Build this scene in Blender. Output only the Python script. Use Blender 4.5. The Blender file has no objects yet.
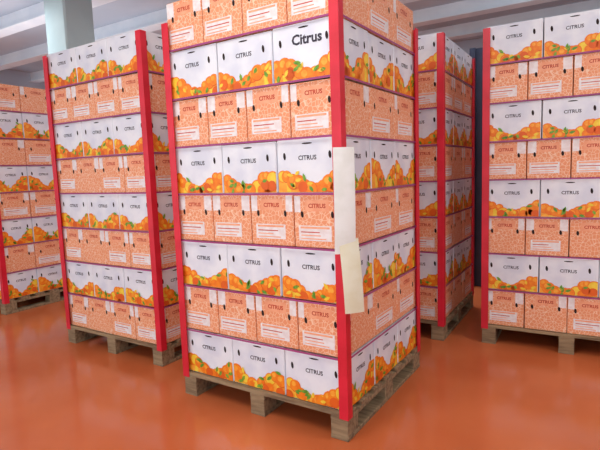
import bpy, bmesh, math, random
from mathutils import Vector, Matrix
scene = bpy.context.scene
scene.view_settings.view_transform = 'Standard'

def s2l(c):
    return tuple(((x/255)/12.92 if x/255 <= .04045 else ((x/255+.055)/1.055)**2.4) for x in c)

# ---------------------------------------------------------------- materials
def new_mat(name, rgb, rough=.6, rgb2=None, scale=8, lo=.4, hi=.6, bump=0, bscale=60, metallic=0, detail=3, stretch=None, kind='noise'):
    m = bpy.data.materials.new(name); m.use_nodes = True
    nt = m.node_tree; b = nt.nodes['Principled BSDF']
    b.inputs['Roughness'].default_value = rough
    b.inputs['Metallic'].default_value = metallic
    c1 = (*s2l(rgb), 1); c2 = (*s2l(rgb2 if rgb2 else tuple(max(0, x*.95) for x in rgb)), 1)
    tc = nt.nodes.new('ShaderNodeTexCoord'); mp = nt.nodes.new('ShaderNodeMapping')
    nt.links.new(tc.outputs['Object'], mp.inputs[0])
    if stretch: mp.inputs['Scale'].default_value = stretch
    if kind == 'noise':
        n = nt.nodes.new('ShaderNodeTexNoise'); n.inputs['Scale'].default_value = scale; n.inputs['Detail'].default_value = detail
        out = n.outputs['Fac']
    else:
        n = nt.nodes.new('ShaderNodeTexVoronoi'); n.inputs['Scale'].default_value = scale
        n.feature = 'DISTANCE_TO_EDGE'; out = n.outputs['Distance']
    nt.links.new(mp.outputs[0], n.inputs['Vector'])
    r = nt.nodes.new('ShaderNodeValToRGB')
    r.color_ramp.elements[0].position = lo; r.color_ramp.elements[0].color = c1
    r.color_ramp.elements[1].position = hi; r.color_ramp.elements[1].color = c2
    nt.links.new(out, r.inputs[0]); nt.links.new(r.outputs[0], b.inputs['Base Color'])
    if bump:
        n2 = nt.nodes.new('ShaderNodeTexNoise'); n2.inputs['Scale'].default_value = bscale
        nt.links.new(mp.outputs[0], n2.inputs['Vector'])
        bp = nt.nodes.new('ShaderNodeBump'); bp.inputs['Strength'].default_value = bump; bp.inputs['Distance'].default_value = .01
        nt.links.new(n2.outputs['Fac'], bp.inputs['Height']); nt.links.new(bp.outputs[0], b.inputs['Normal'])
    return m

M_WHITE = new_mat('white_card', (236, 240, 246), .5, (220, 225, 237), 6, bump=.15, bscale=25)
M_PINK = new_mat('salmon_print_card', (250, 208, 176), .5, (238, 154, 108), 46, .02, .09, kind='voronoi')
M_OR = new_mat('print_orange', (250, 142, 20), .5, (242, 122, 12), 30)
M_OR2 = new_mat('print_orange_light', (255, 180, 58), .5, (250, 156, 40), 30)
M_OR3 = new_mat('print_orange_deep', (234, 100, 14), .5)
M_GR = new_mat('print_leaf_green', (92, 150, 44), .5, (130, 176, 54), 40)
M_YE = new_mat('print_yellow', (250, 216, 66), .5, (244, 202, 50), 30)
M_INK = new_mat('print_ink_dark', (50, 42, 60), .5)
M_INK2 = new_mat('print_ink_orange', (200, 66, 34), .5)
M_LAB = new_mat('label_white', (242, 238, 238), .5, (234, 222, 220), 30)
M_HOLE = new_mat('hand_hole_dark', (38, 24, 24), .9)
M_PINK2 = new_mat('salmon_plain_card', (246, 176, 136), .5, (240, 160, 120), 20)
CM = [M_WHITE, M_PINK, M_OR, M_OR2, M_OR3, M_GR, M_YE, M_INK, M_INK2, M_LAB, M_HOLE, M_PINK2]
WHITE, PINK, OR, OR2, OR3, GR, YE, INK, INK2, LAB, HOLE, PINK2 = range(12)
M_RED = new_mat('red_post_paint', (224, 34, 58), .4, (208, 26, 48), 5)
M_STRAP = new_mat('magenta_strap', (166, 66, 128), .4)
M_WOOD = new_mat('pallet_wood', (162, 138, 104), .8, (112, 90, 66), 5, .35, .7, bump=.3, stretch=(1, 8, 8))
M_PAPER = new_mat('cream_paper', (232, 230, 206), .7, (226, 222, 192), 12)
M_PAPER2 = new_mat('white_paper', (238, 240, 236), .7, (230, 232, 226), 12)

# ---------------------------------------------------------------- mesh builder
class MB:
    def __init__(s): s.v = []; s.f = []; s.m = []
    def add(s, vs, fs, mat):
        o = len(s.v); s.v += [tuple(x) for x in vs]
        for f in fs: s.f.append([i+o for i in f]); s.m.append(mat)
    def box(s, x0, x1, y0, y1, z0, z1, mat, ch=0.0):
        if ch:
            bm = bmesh.new(); bmesh.ops.create_cube(bm, size=1)
            for v in bm.verts:
                v.co = Vector(((x0+x1)/2+v.co.x*(x1-x0), (y0+y1)/2+v.co.y*(y1-y0), (z0+z1)/2+v.co.z*(z1-z0)))
            bmesh.ops.bevel(bm, geom=bm.edges[:], offset=ch, segments=1, affect='EDGES')
            bm.verts.index_update()
            s.add([v.co[:] for v in bm.verts], [[v.index for v in f.verts] for f in bm.faces], mat)
            bm.free(); return
        vs = [(x, y, z) for z in (z0, z1) for y in (y0, y1) for x in (x0, x1)]
        s.add(vs, [(0, 2, 3, 1), (4, 5, 7, 6), (0, 1, 5, 4), (2, 6, 7, 3), (0, 4, 6, 2), (1, 3, 7, 5)], mat)
    def obj(s, name, mats, parent=None):
        me = s.mesh(name, mats); return mkobj(name, me, parent)
    def mesh(s, name, mats):
        me = bpy.data.meshes.new(name); me.from_pydata(s.v, [], s.f)
        for m in mats: me.materials.append(m)
        me.polygons.foreach_set('material_index', s.m); me.update(); return me

def mkobj(name, me, parent=None):
    o = bpy.data.objects.new(name, me); scene.collection.objects.link(o)
    if parent: o.parent = parent
    return o

_tc = {}
def text_mesh(body, bold=0.0):
    k = (body, bold)
    if k in _tc: return _tc[k]
    cu = bpy.data.curves.new('t', 'FONT'); cu.body = body; cu.resolution_u = 2; cu.align_x = 'CENTER'; cu.align_y = 'CENTER'; cu.offset = bold
    o = bpy.data.objects.new('t', cu); scene.collection.objects.link(o)
    bpy.context.view_layer.update()
    me = o.evaluated_get(bpy.context.evaluated_depsgraph_get()).to_mesh()
    vs = [(v.co.x, v.co.y) for v in me.vertices]; fs = [list(p.vertices) for p in me.polygons]
    w = max(v[0] for v in vs)-min(v[0] for v in vs)
    cy = (max(v[1] for v in vs)+min(v[1] for v in vs))/2; cx = (max(v[0] for v in vs)+min(v[0] for v in vs))/2
    vs = [((x-cx)/w, (y-cy)/w) for x, y in vs]
    bpy.data.objects.remove(o); bpy.data.curves.remove(cu)
    _tc[k] = (vs, fs); return _tc[k]

def clip(poly, w, h):
    def cut(P, inside, inter):
        out = []
        for i in range(len(P)):
            a, b = P[i-1], P[i]
            ia, ib = inside(a), inside(b)
            if ib:
                if not ia: out.append(inter(a, b))
                out.append(b)
            elif ia: out.append(inter(a, b))
        return out
    def ix(c): return lambda a, b: (c, a[1]+(b[1]-a[1])*(c-a[0])/(b[0]-a[0]))
    def iy(c): return lambda a, b: (a[0]+(b[0]-a[0])*(c-a[1])/(b[1]-a[1]), c)
    for ins, it in ((lambda p: p[0] >= 0, ix(0)), (lambda p: p[0] <= w, ix(w)), (lambda p: p[1] >= 0, iy(0)), (lambda p: p[1] <= h, iy(h))):
        poly = cut(poly, ins, it)
        if len(poly) < 3: return None
    return poly

class Face:
    def __init__(s, mb, origin, xd, n, w, h):
        s.mb, s.o, s.x, s.n, s.w, s.h = mb, Vector(origin), Vector(xd), Vector(n), w, h
    def P(s, x, y, l): return s.o+s.x*x+Vector((0, 0, y))+s.n*(.0004+.00025*l)
    def poly(s, pts, l, mat):
        q = clip(pts, s.w, s.h)
        if q: s.mb.add([s.P(x, y, l) for x, y in q], [list(range(len(q)))], mat)
    def disc(s, cx, cy, rx, ry, l, mat, n=16, rot=0):
        c, sn = math.cos(rot), math.sin(rot)
        s.poly([(cx+rx*math.cos(a)*c-ry*math.sin(a)*sn, cy+rx*math.cos(a)*sn+ry*math.sin(a)*c) for a in [2*math.pi*i/n for i in range(n)]], l, mat)
    def rect(s, x0, x1, y0, y1, l, mat): s.poly([(x0, y0), (x1, y0), (x1, y1), (x0, y1)], l, mat)
    def leaf(s, cx, cy, L, wd, rot, l, mat):
        c, sn = math.cos(rot), math.sin(rot)
        pts = [(0, 0), (.3, -.7), (.65, -.7), (1, 0), (.65, .7), (.3, .7)]
        s.poly([(cx+x*L*c-y*wd*sn, cy+x*L*sn+y*wd*c) for x, y in pts], l, mat)
    def text(s, body, cx, cy, width, l, mat, bold=0.0):
        vs, fs = text_mesh(body, bold)
        s.mb.add([s.P(cx+x*width, cy+y*width, l) for x, y in vs], fs, mat)

def white_art(F, rng, style):
    w, h = F.w, F.h
    ph = rng.uniform(-.3, .3); hi = .46 if style != 'side' else .62
    prof = lambda x: h*(.18+(hi-.18)*abs(math.cos(math.pi*(x/w)+ph))**1.8)
    N = 14
    for i in range(N):
        a, b = w*i/N, w*(i+1)/N
        F.poly([(a, 0), (b, 0), (b, prof(b)*.8), (a, prof(a)*.8)], 0, YE if i % 5 == 2 else OR2)
    for k in range(10):
        x = w*(k+.5)/10+rng.uniform(-.01, .01); r = rng.uniform(.028, .044)
        y = max(0, prof(x)-r*rng.uniform(.8, 1.3))
        l = 1+(k % 6)*2
        q = rng.random()
        if q < .16:
            F.disc(x, y, r, r, l, OR); F.disc(x, y, r*.85, r*.85, l+.5, YE)
        else:
            F.disc(x, y, r, r, l, OR3); F.disc(x-.002, y+.002, r*.93, r*.93, l+.5, OR); F.disc(x-r*.25, y+r*.3, r*.4, r*.4, l+1, OR2)
    for k in range(5):
        x = rng.uniform(0, w); F.disc(x, rng.uniform(0, prof(x)*.4), .028, .028, 13+k % 2, OR3 if k % 2 else OR)
    for k in range(10):
        x = rng.uniform(0, w); y = prof(x)*rng.uniform(.2, .95)
        F.leaf(x, y, rng.uniform(.03, .048), .012, rng.uniform(0, 6.28), 16, GR if rng.random() < .7 else YE)
    if style == 'big': F.text('Citrus', w*.55, h*.72, .17, 3, INK, .03)
    else: F.text('CITRUS', w*.5, h*.66, .105, 3, INK, .02)
    for cx in (.12, .86): F.disc(w*cx, h*.70, .008, .019, 3, HOLE, 12, .1)
    F.disc(w*.5, h*.93, .03, .004, 3, HOLE, 12)

def pink_art(F, rng, style):
    w, h = F.w, F.h
    F.rect(w*.24, w*.76, h*.70, h*.93, 0, PINK2)
    F.text('CITRUS', w*.5, h*.81, min(.11, w*.38), 2, INK2, .035)
    for cx in (.17, .83): F.disc(w*cx, h*.64, .0085, .017, 2, HOLE, 12, .1)
    if rng.random() < .8:
        a = rng.uniform(.04, .2)
        F.rect(w*a, w*(a+.72), h*.12, h*.42, 1, LAB)
        F.rect(w*(a+.04), w*(a+.68), h*.36, h*.40, 2, PINK2)
        for k in range(3): F.rect(w*(a+.05), w*(a+rng.uniform(.4, .66)), h*(.15+.065*k), h*(.17+.065*k), 2, INK2 if k == 2 else PINK2)
    t = rng.uniform(.035, .065)
    if rng.random() < .8: F.rect(0, t, h*.68, h, 1, LAB)
    if rng.random() < .8: F.rect(w-t, w, h*.68, h, 1, LAB)

W, D, H = 1.11, 1.045, .275
def layer(kind, seed):
    rng = random.Random(seed); mb = MB()
    nx, ny = (3, 3) if kind[0] == 'w' else (4, 3)
    bw, bd = W/nx, D/ny; g = .0028
    for i in range(nx):
        for j in range(ny):
            jx = rng.uniform(-.0015, .0015); jy = rng.uniform(0, .006)
            x0, x1 = -W+i*bw+g+jx, -W+(i+1)*bw-g+jx
            y0, y1 = j*bd+g+jy, (j+1)*bd-g+jy-(.003 if j == ny-1 else 0)
            z0, z1 = .002, H-.005-rng.uniform(0, .005)
            mb.box(x0, x1, y0, y1, z0, z1, WHITE if kind[0] == 'w' else PINK, .004)
            c = .004
            fs = []
            if j == 0: fs.append(('front', (x0+c, y0, z0+c), (1, 0, 0), (0, -1, 0), x1-x0-2*c))
            if j == ny-1: fs.append(('back', (x1-c, y1, z0+c), (-1, 0, 0), (0, 1, 0), x1-x0-2*c))
            if i == nx-1: fs.append(('side', (x1, y0+c, z0+c), (0, 1, 0), (1, 0, 0), y1-y0-2*c))
            if i == 0: fs.append(('side', (x0, y1-c, z0+c), (0, -1, 0), (-1, 0, 0), y1-y0-2*c))
            for nm, o, xd, n, fw in fs:
                F = Face(mb, o, xd, n, fw, z1-z0-2*c)
                if kind[0] == 'w':
                    white_art(F, rng, 'big' if (kind == 'wbig' and nm == 'front' and i == 2) else nm)
                else: pink_art(F, rng, nm)
    return mb.mesh(kind+'_carton_layer', CM)

WL = [layer('w', s) for s in (1, 2, 3)]; WB = layer('wbig', 7)
PL = [layer('p', s) for s in (11, 12, 13)]

PH = .145
def pallet_mesh():
    mb = MB(); e = .015
    X0, X1, Y0, Y1 = -W-e, e, -e, D+e
    w = X1-X0; d = Y1-Y0
    for k in range(7):
        y = Y0+(d-.1)*k/6; mb.box(X0, X1, y, y+.1, PH-.022, PH, 0, .002)
    for k in range(3):
        x = X0+(w-.1)*k/2; mb.box(x, x+.1, Y0, Y1, PH-.044, PH-.0222, 0, .002)
        mb.box(x, x+.1, Y0, Y1, 0, .022, 0, .002)
        for j in range(3):
            y = Y0+(d-.12)*j/2; mb.box(x+.002, x+.098, y, y+.12, .0222, PH-.0442, 0, .002)
    return mb.mesh('pallet_wood_frame', [M_WOOD])
PM = pallet_mesh()

def post_mesh(nrow, cut):
    mb = MB(); fl = .05; t = .004; o = .019; zt = PH+nrow*H-cut
    for sx, cx in ((1, o), (-1, -W-o)):
        for sy, cy in ((-1, -o), (1, D+o)):
            xa, xb = sorted((cx, cx-sx*fl)); ya, yb = sorted((cy, cy-sy*t)); mb.box(xa, xb, ya, yb, PH-.03, zt, 0)
            xa, xb = sorted((cx, cx-sx*t)); ya, yb = sorted((cy-sy*t, cy-sy*fl)); mb.box(xa, xb, ya, yb, PH-.03, zt, 0)
    return mb.mesh('red_posts', [M_RED])
def strap_mesh(rows):
    mb = MB(); o = .0085; t = .001; hw = .005
    for r in rows:
        z = PH+r*H-.002
        mb.box(-W-o, o, -o-t, -o, z-hw, z+hw, 0); mb.box(-W-o, o, D+o, D+o+t, z-hw, z+hw, 0)
        mb.box(o, o+t, -o-t, D+o+t, z-hw, z+hw, 0); mb.box(-W-o-t, -W-o, -o-t, D+o+t, z-hw, z+hw, 0)
    return mb.mesh('straps', [M_STRAP])
POSTS = post_mesh(8, .02); POSTS_LOW = post_mesh(8, .12); STRAPS = strap_mesh(range(1, 8))

def stack(loc, ang, top_white, seed=0):
    e = bpy.data.objects.new('pallet_of_citrus_boxes', None); scene.collection.objects.link(e)
    e.location = (*loc, 0); e.rotation_euler = (0, 0, -math.radians(ang))
    mkobj('wooden_pallet', PM, e); mkobj('corner_posts', POSTS_LOW if seed == 0 else POSTS, e); mkobj('straps', STRAPS, e)
    rng = random.Random(seed)
    for r in range(8):
        white = ((7-r) % 2 == 0) == top_white
        if white:
            me = WB if (r == 6 and not top_white and seed == 0) else WL[rng.randrange(3)]
        else: me = PL[rng.randrange(3)]
        o = mkobj('carton_layer_%d' % (r+1), me, e); o.location = (0, 0, PH+r*H)
    return e

main = stack((.2, 2.31), 32.8, False, 0)
stack((-1.02, 3.36), 32.5, True, 1)
stack((1.085, 3.68), 31.5, True, 2)
a4 = math.radians(30)
stack((1.385+W*math.cos(a4), 3.61-W*math.sin(a4)), 30, True, 3)
stack((-3.04, 4.86), 31.5, False, 4)
stack((-4.14, 5.53), 31.5, True, 6)

# ---- papers hanging on the corner post of the middle stack
def paper(name, zc, hh, ww, off, mat, curl, parent, dx=0, tilt=0):
    mb = MB(); nx, nz = 10, 14
    out = Vector((1, -1, 0)).normalized(); side = Vector((1, 1, 0)).normalized()
    vs = []
    for j in range(nz+1):
        for i in range(nx+1):
            s = (i/nx-.5)*ww; t = j/nz
            p = Vector((off, -off, 0)) - out*(abs(s+dx)**2*2.2) + side*(s+dx+tilt*(1-t)) + out*(.004+curl*math.sin((1-t)*2.4)*.5)
            vs.append((p.x, p.y, zc-hh/2+hh*t))
    fs = [(j*(nx+1)+i, j*(nx+1)+i+1, (j+1)*(nx+1)+i+1, (j+1)*(nx+1)+i) for j in range(nz) for i in range(nx)]
    mb.add(vs, fs, 0); o = mb.obj(name, [mat], parent)
    for p in o.data.polygons: p.use_smooth = True
    return o
paper('paper_sheet_upper', 1.21, .50, .105, .024, M_PAPER2, .02, main, .008, -.006)
paper('paper_sheet_lower', .85, .36, .10, .028, M_PAPER, .03, main, .02, .02)

# ---------------------------------------------------------------- room
TH = math.radians(31.5)
M_FLOOR = new_mat('painted_floor', (206, 112, 68), .16, (190, 96, 54), 1.2, .35, .65, bump=.05, bscale=12)
M_CEIL = new_mat('ceiling_panel', (186, 198, 210), .8, (176, 190, 204), 1)
M_BEAM = new_mat('beam_paint', (228, 236, 242), .7, (218, 228, 236), 2)
M_WALL = new_mat('wall_paint', (192, 206, 220), .85, (180, 196, 212), .8)
M_COL = new_mat('column_paint', (186, 210, 212), .8, (174, 200, 204), 2)
M_DARK = new_mat('dark_slate_panel', (66, 74, 98), .7, (56, 64, 86), 2)
M_FRAME = new_mat('window_frame_paint', (200, 206, 212), .6)
R = Matrix.Rotation(-TH, 4, 'Z')
def rbox(name, u0, u1, v0, v1, z0, z1, mat):
    mb = MB(); mb.box(u0, u1, v0, v1, z0, z1, 0); o = mb.obj(name, [mat]); o.matrix_world = R; return o
U0, U1, V0, V1, ZC = -12, 4.5, -5, 11, 4.0
rbox('floor', U0-.2, U1+.2, V0, V1+.2, -.1, 0, M_FLOOR)
rbox('ceiling', U0-.2, U1+.2, V0, V1+.2, ZC, ZC+.1, M_CEIL)
rbox('wall_back', U0, U1, V1, V1+.2, 0, ZC, M_WALL)
mb = MB(); mb.box(U0-.2, U0, V0, V1+.2, 0, 3.25, 0); mb.box(U0-.2, U0, V0, V1+.2, 3.6, ZC, 0)
o = mb.obj('wall_left', [M_WALL]); o.matrix_world = R
mb = MB(); v = V0
while v < V1+.2: mb.box(U0-.14, U0-.06, v, v+.08, 3.25, 3.6, 0); v += 1.2
o = mb.obj('window_1', [M_FRAME]); o.matrix_world = R
rbox('wall_right', U1, U1+.2, V0, V1+.2, 0, ZC, M_WALL)
mb = MB()
v = -2
while v < V1:
    mb.box(U0, U1, v, v+.14, ZC-.2, ZC, 0)
    mb.box(U0, U1, v-.05, v+.19, ZC-.22, ZC-.2, 0); v += 1.3
o = mb.obj('ceiling_beams', [M_BEAM]); o.matrix_world = R
mb = MB(); mb.box(-.21, .21, -.21, .21, 0, ZC-.22, 0, .02); mb.box(-.24, .24, -.24, .24, 0, .12, 0, .01)
o = mb.obj('concrete_column', [M_COL]); o.matrix_world = Matrix.Translation((-2.87, 6.5, 0)) @ R
mb = MB(); mb.box(-1.2, 4.4, 5.6, 5.66, 0, 2.6, 0)
for k in range(28): mb.box(-1.2+k*.2, -1.14+k*.2, 5.56, 5.6, 0, 2.6, 0)
o = mb.obj('dark_partition', [M_DARK]); o.matrix_world = R

# ---------------------------------------------------------------- light
w = bpy.data.worlds.new('w'); scene.world = w; w.use_nodes = True
w.node_tree.nodes['Background'].inputs[0].default_value = (.86, .94, 1, 1)
w.node_tree.nodes['Background'].inputs[1].default_value = 1.9
def area(name, loc, rot, size, sy, e, col=(1, 1, 1)):
    l = bpy.data.lights.new(name, 'AREA'); l.shape = 'RECTANGLE'; l.size = size; l.size_y = sy; l.energy = e; l.color = col
    o = bpy.data.objects.new(name, l); scene.collection.objects.link(o); o.location = loc; o.rotation_euler = rot; return o
area('ceiling_lamp', (-1, 1, 3.6), (0, 0, 0), 3, 1, 80, (1, .98, .95))
area('ceiling_lamp', (-5, 7, 3.6), (0, 0, 0), 3, 2, 200, (.92, .96, 1))
area('ceiling_lamp', (3.2, 1, 3.6), (0, 0, 0), 2, 1, 70, (1, .98, .95))
area('ceiling_lamp', (1, 6.5, 3.6), (0, 0, 0), 3, 1, 110, (.92, .96, 1))
area('ceiling_fill', (-4, 8, 2.9), (math.pi, 0, 0), 4, 2, 25, (.88, .94, 1))  # added fill aimed upward to brighten the ceiling, no actual fixture
area('ceiling_fill', (3, 5.5, 2.9), (math.pi, 0, 0), 3, 1, 50, (.88, .94, 1))  # second added fill, lifts the ceiling brightness on the right

# ---------------------------------------------------------------- camera
cam = bpy.data.cameras.new('camera'); co = bpy.data.objects.new('camera', cam); scene.collection.objects.link(co)
cam.sensor_width = 36; cam.lens = 36*485/600
co.matrix_world = Matrix.Translation((0, 0, 1.355)) @ Matrix.Rotation(math.radians(90-6.3), 4, 'X') @ Matrix.Rotation(math.radians(-2.0), 4, 'Z')
scene.camera = co
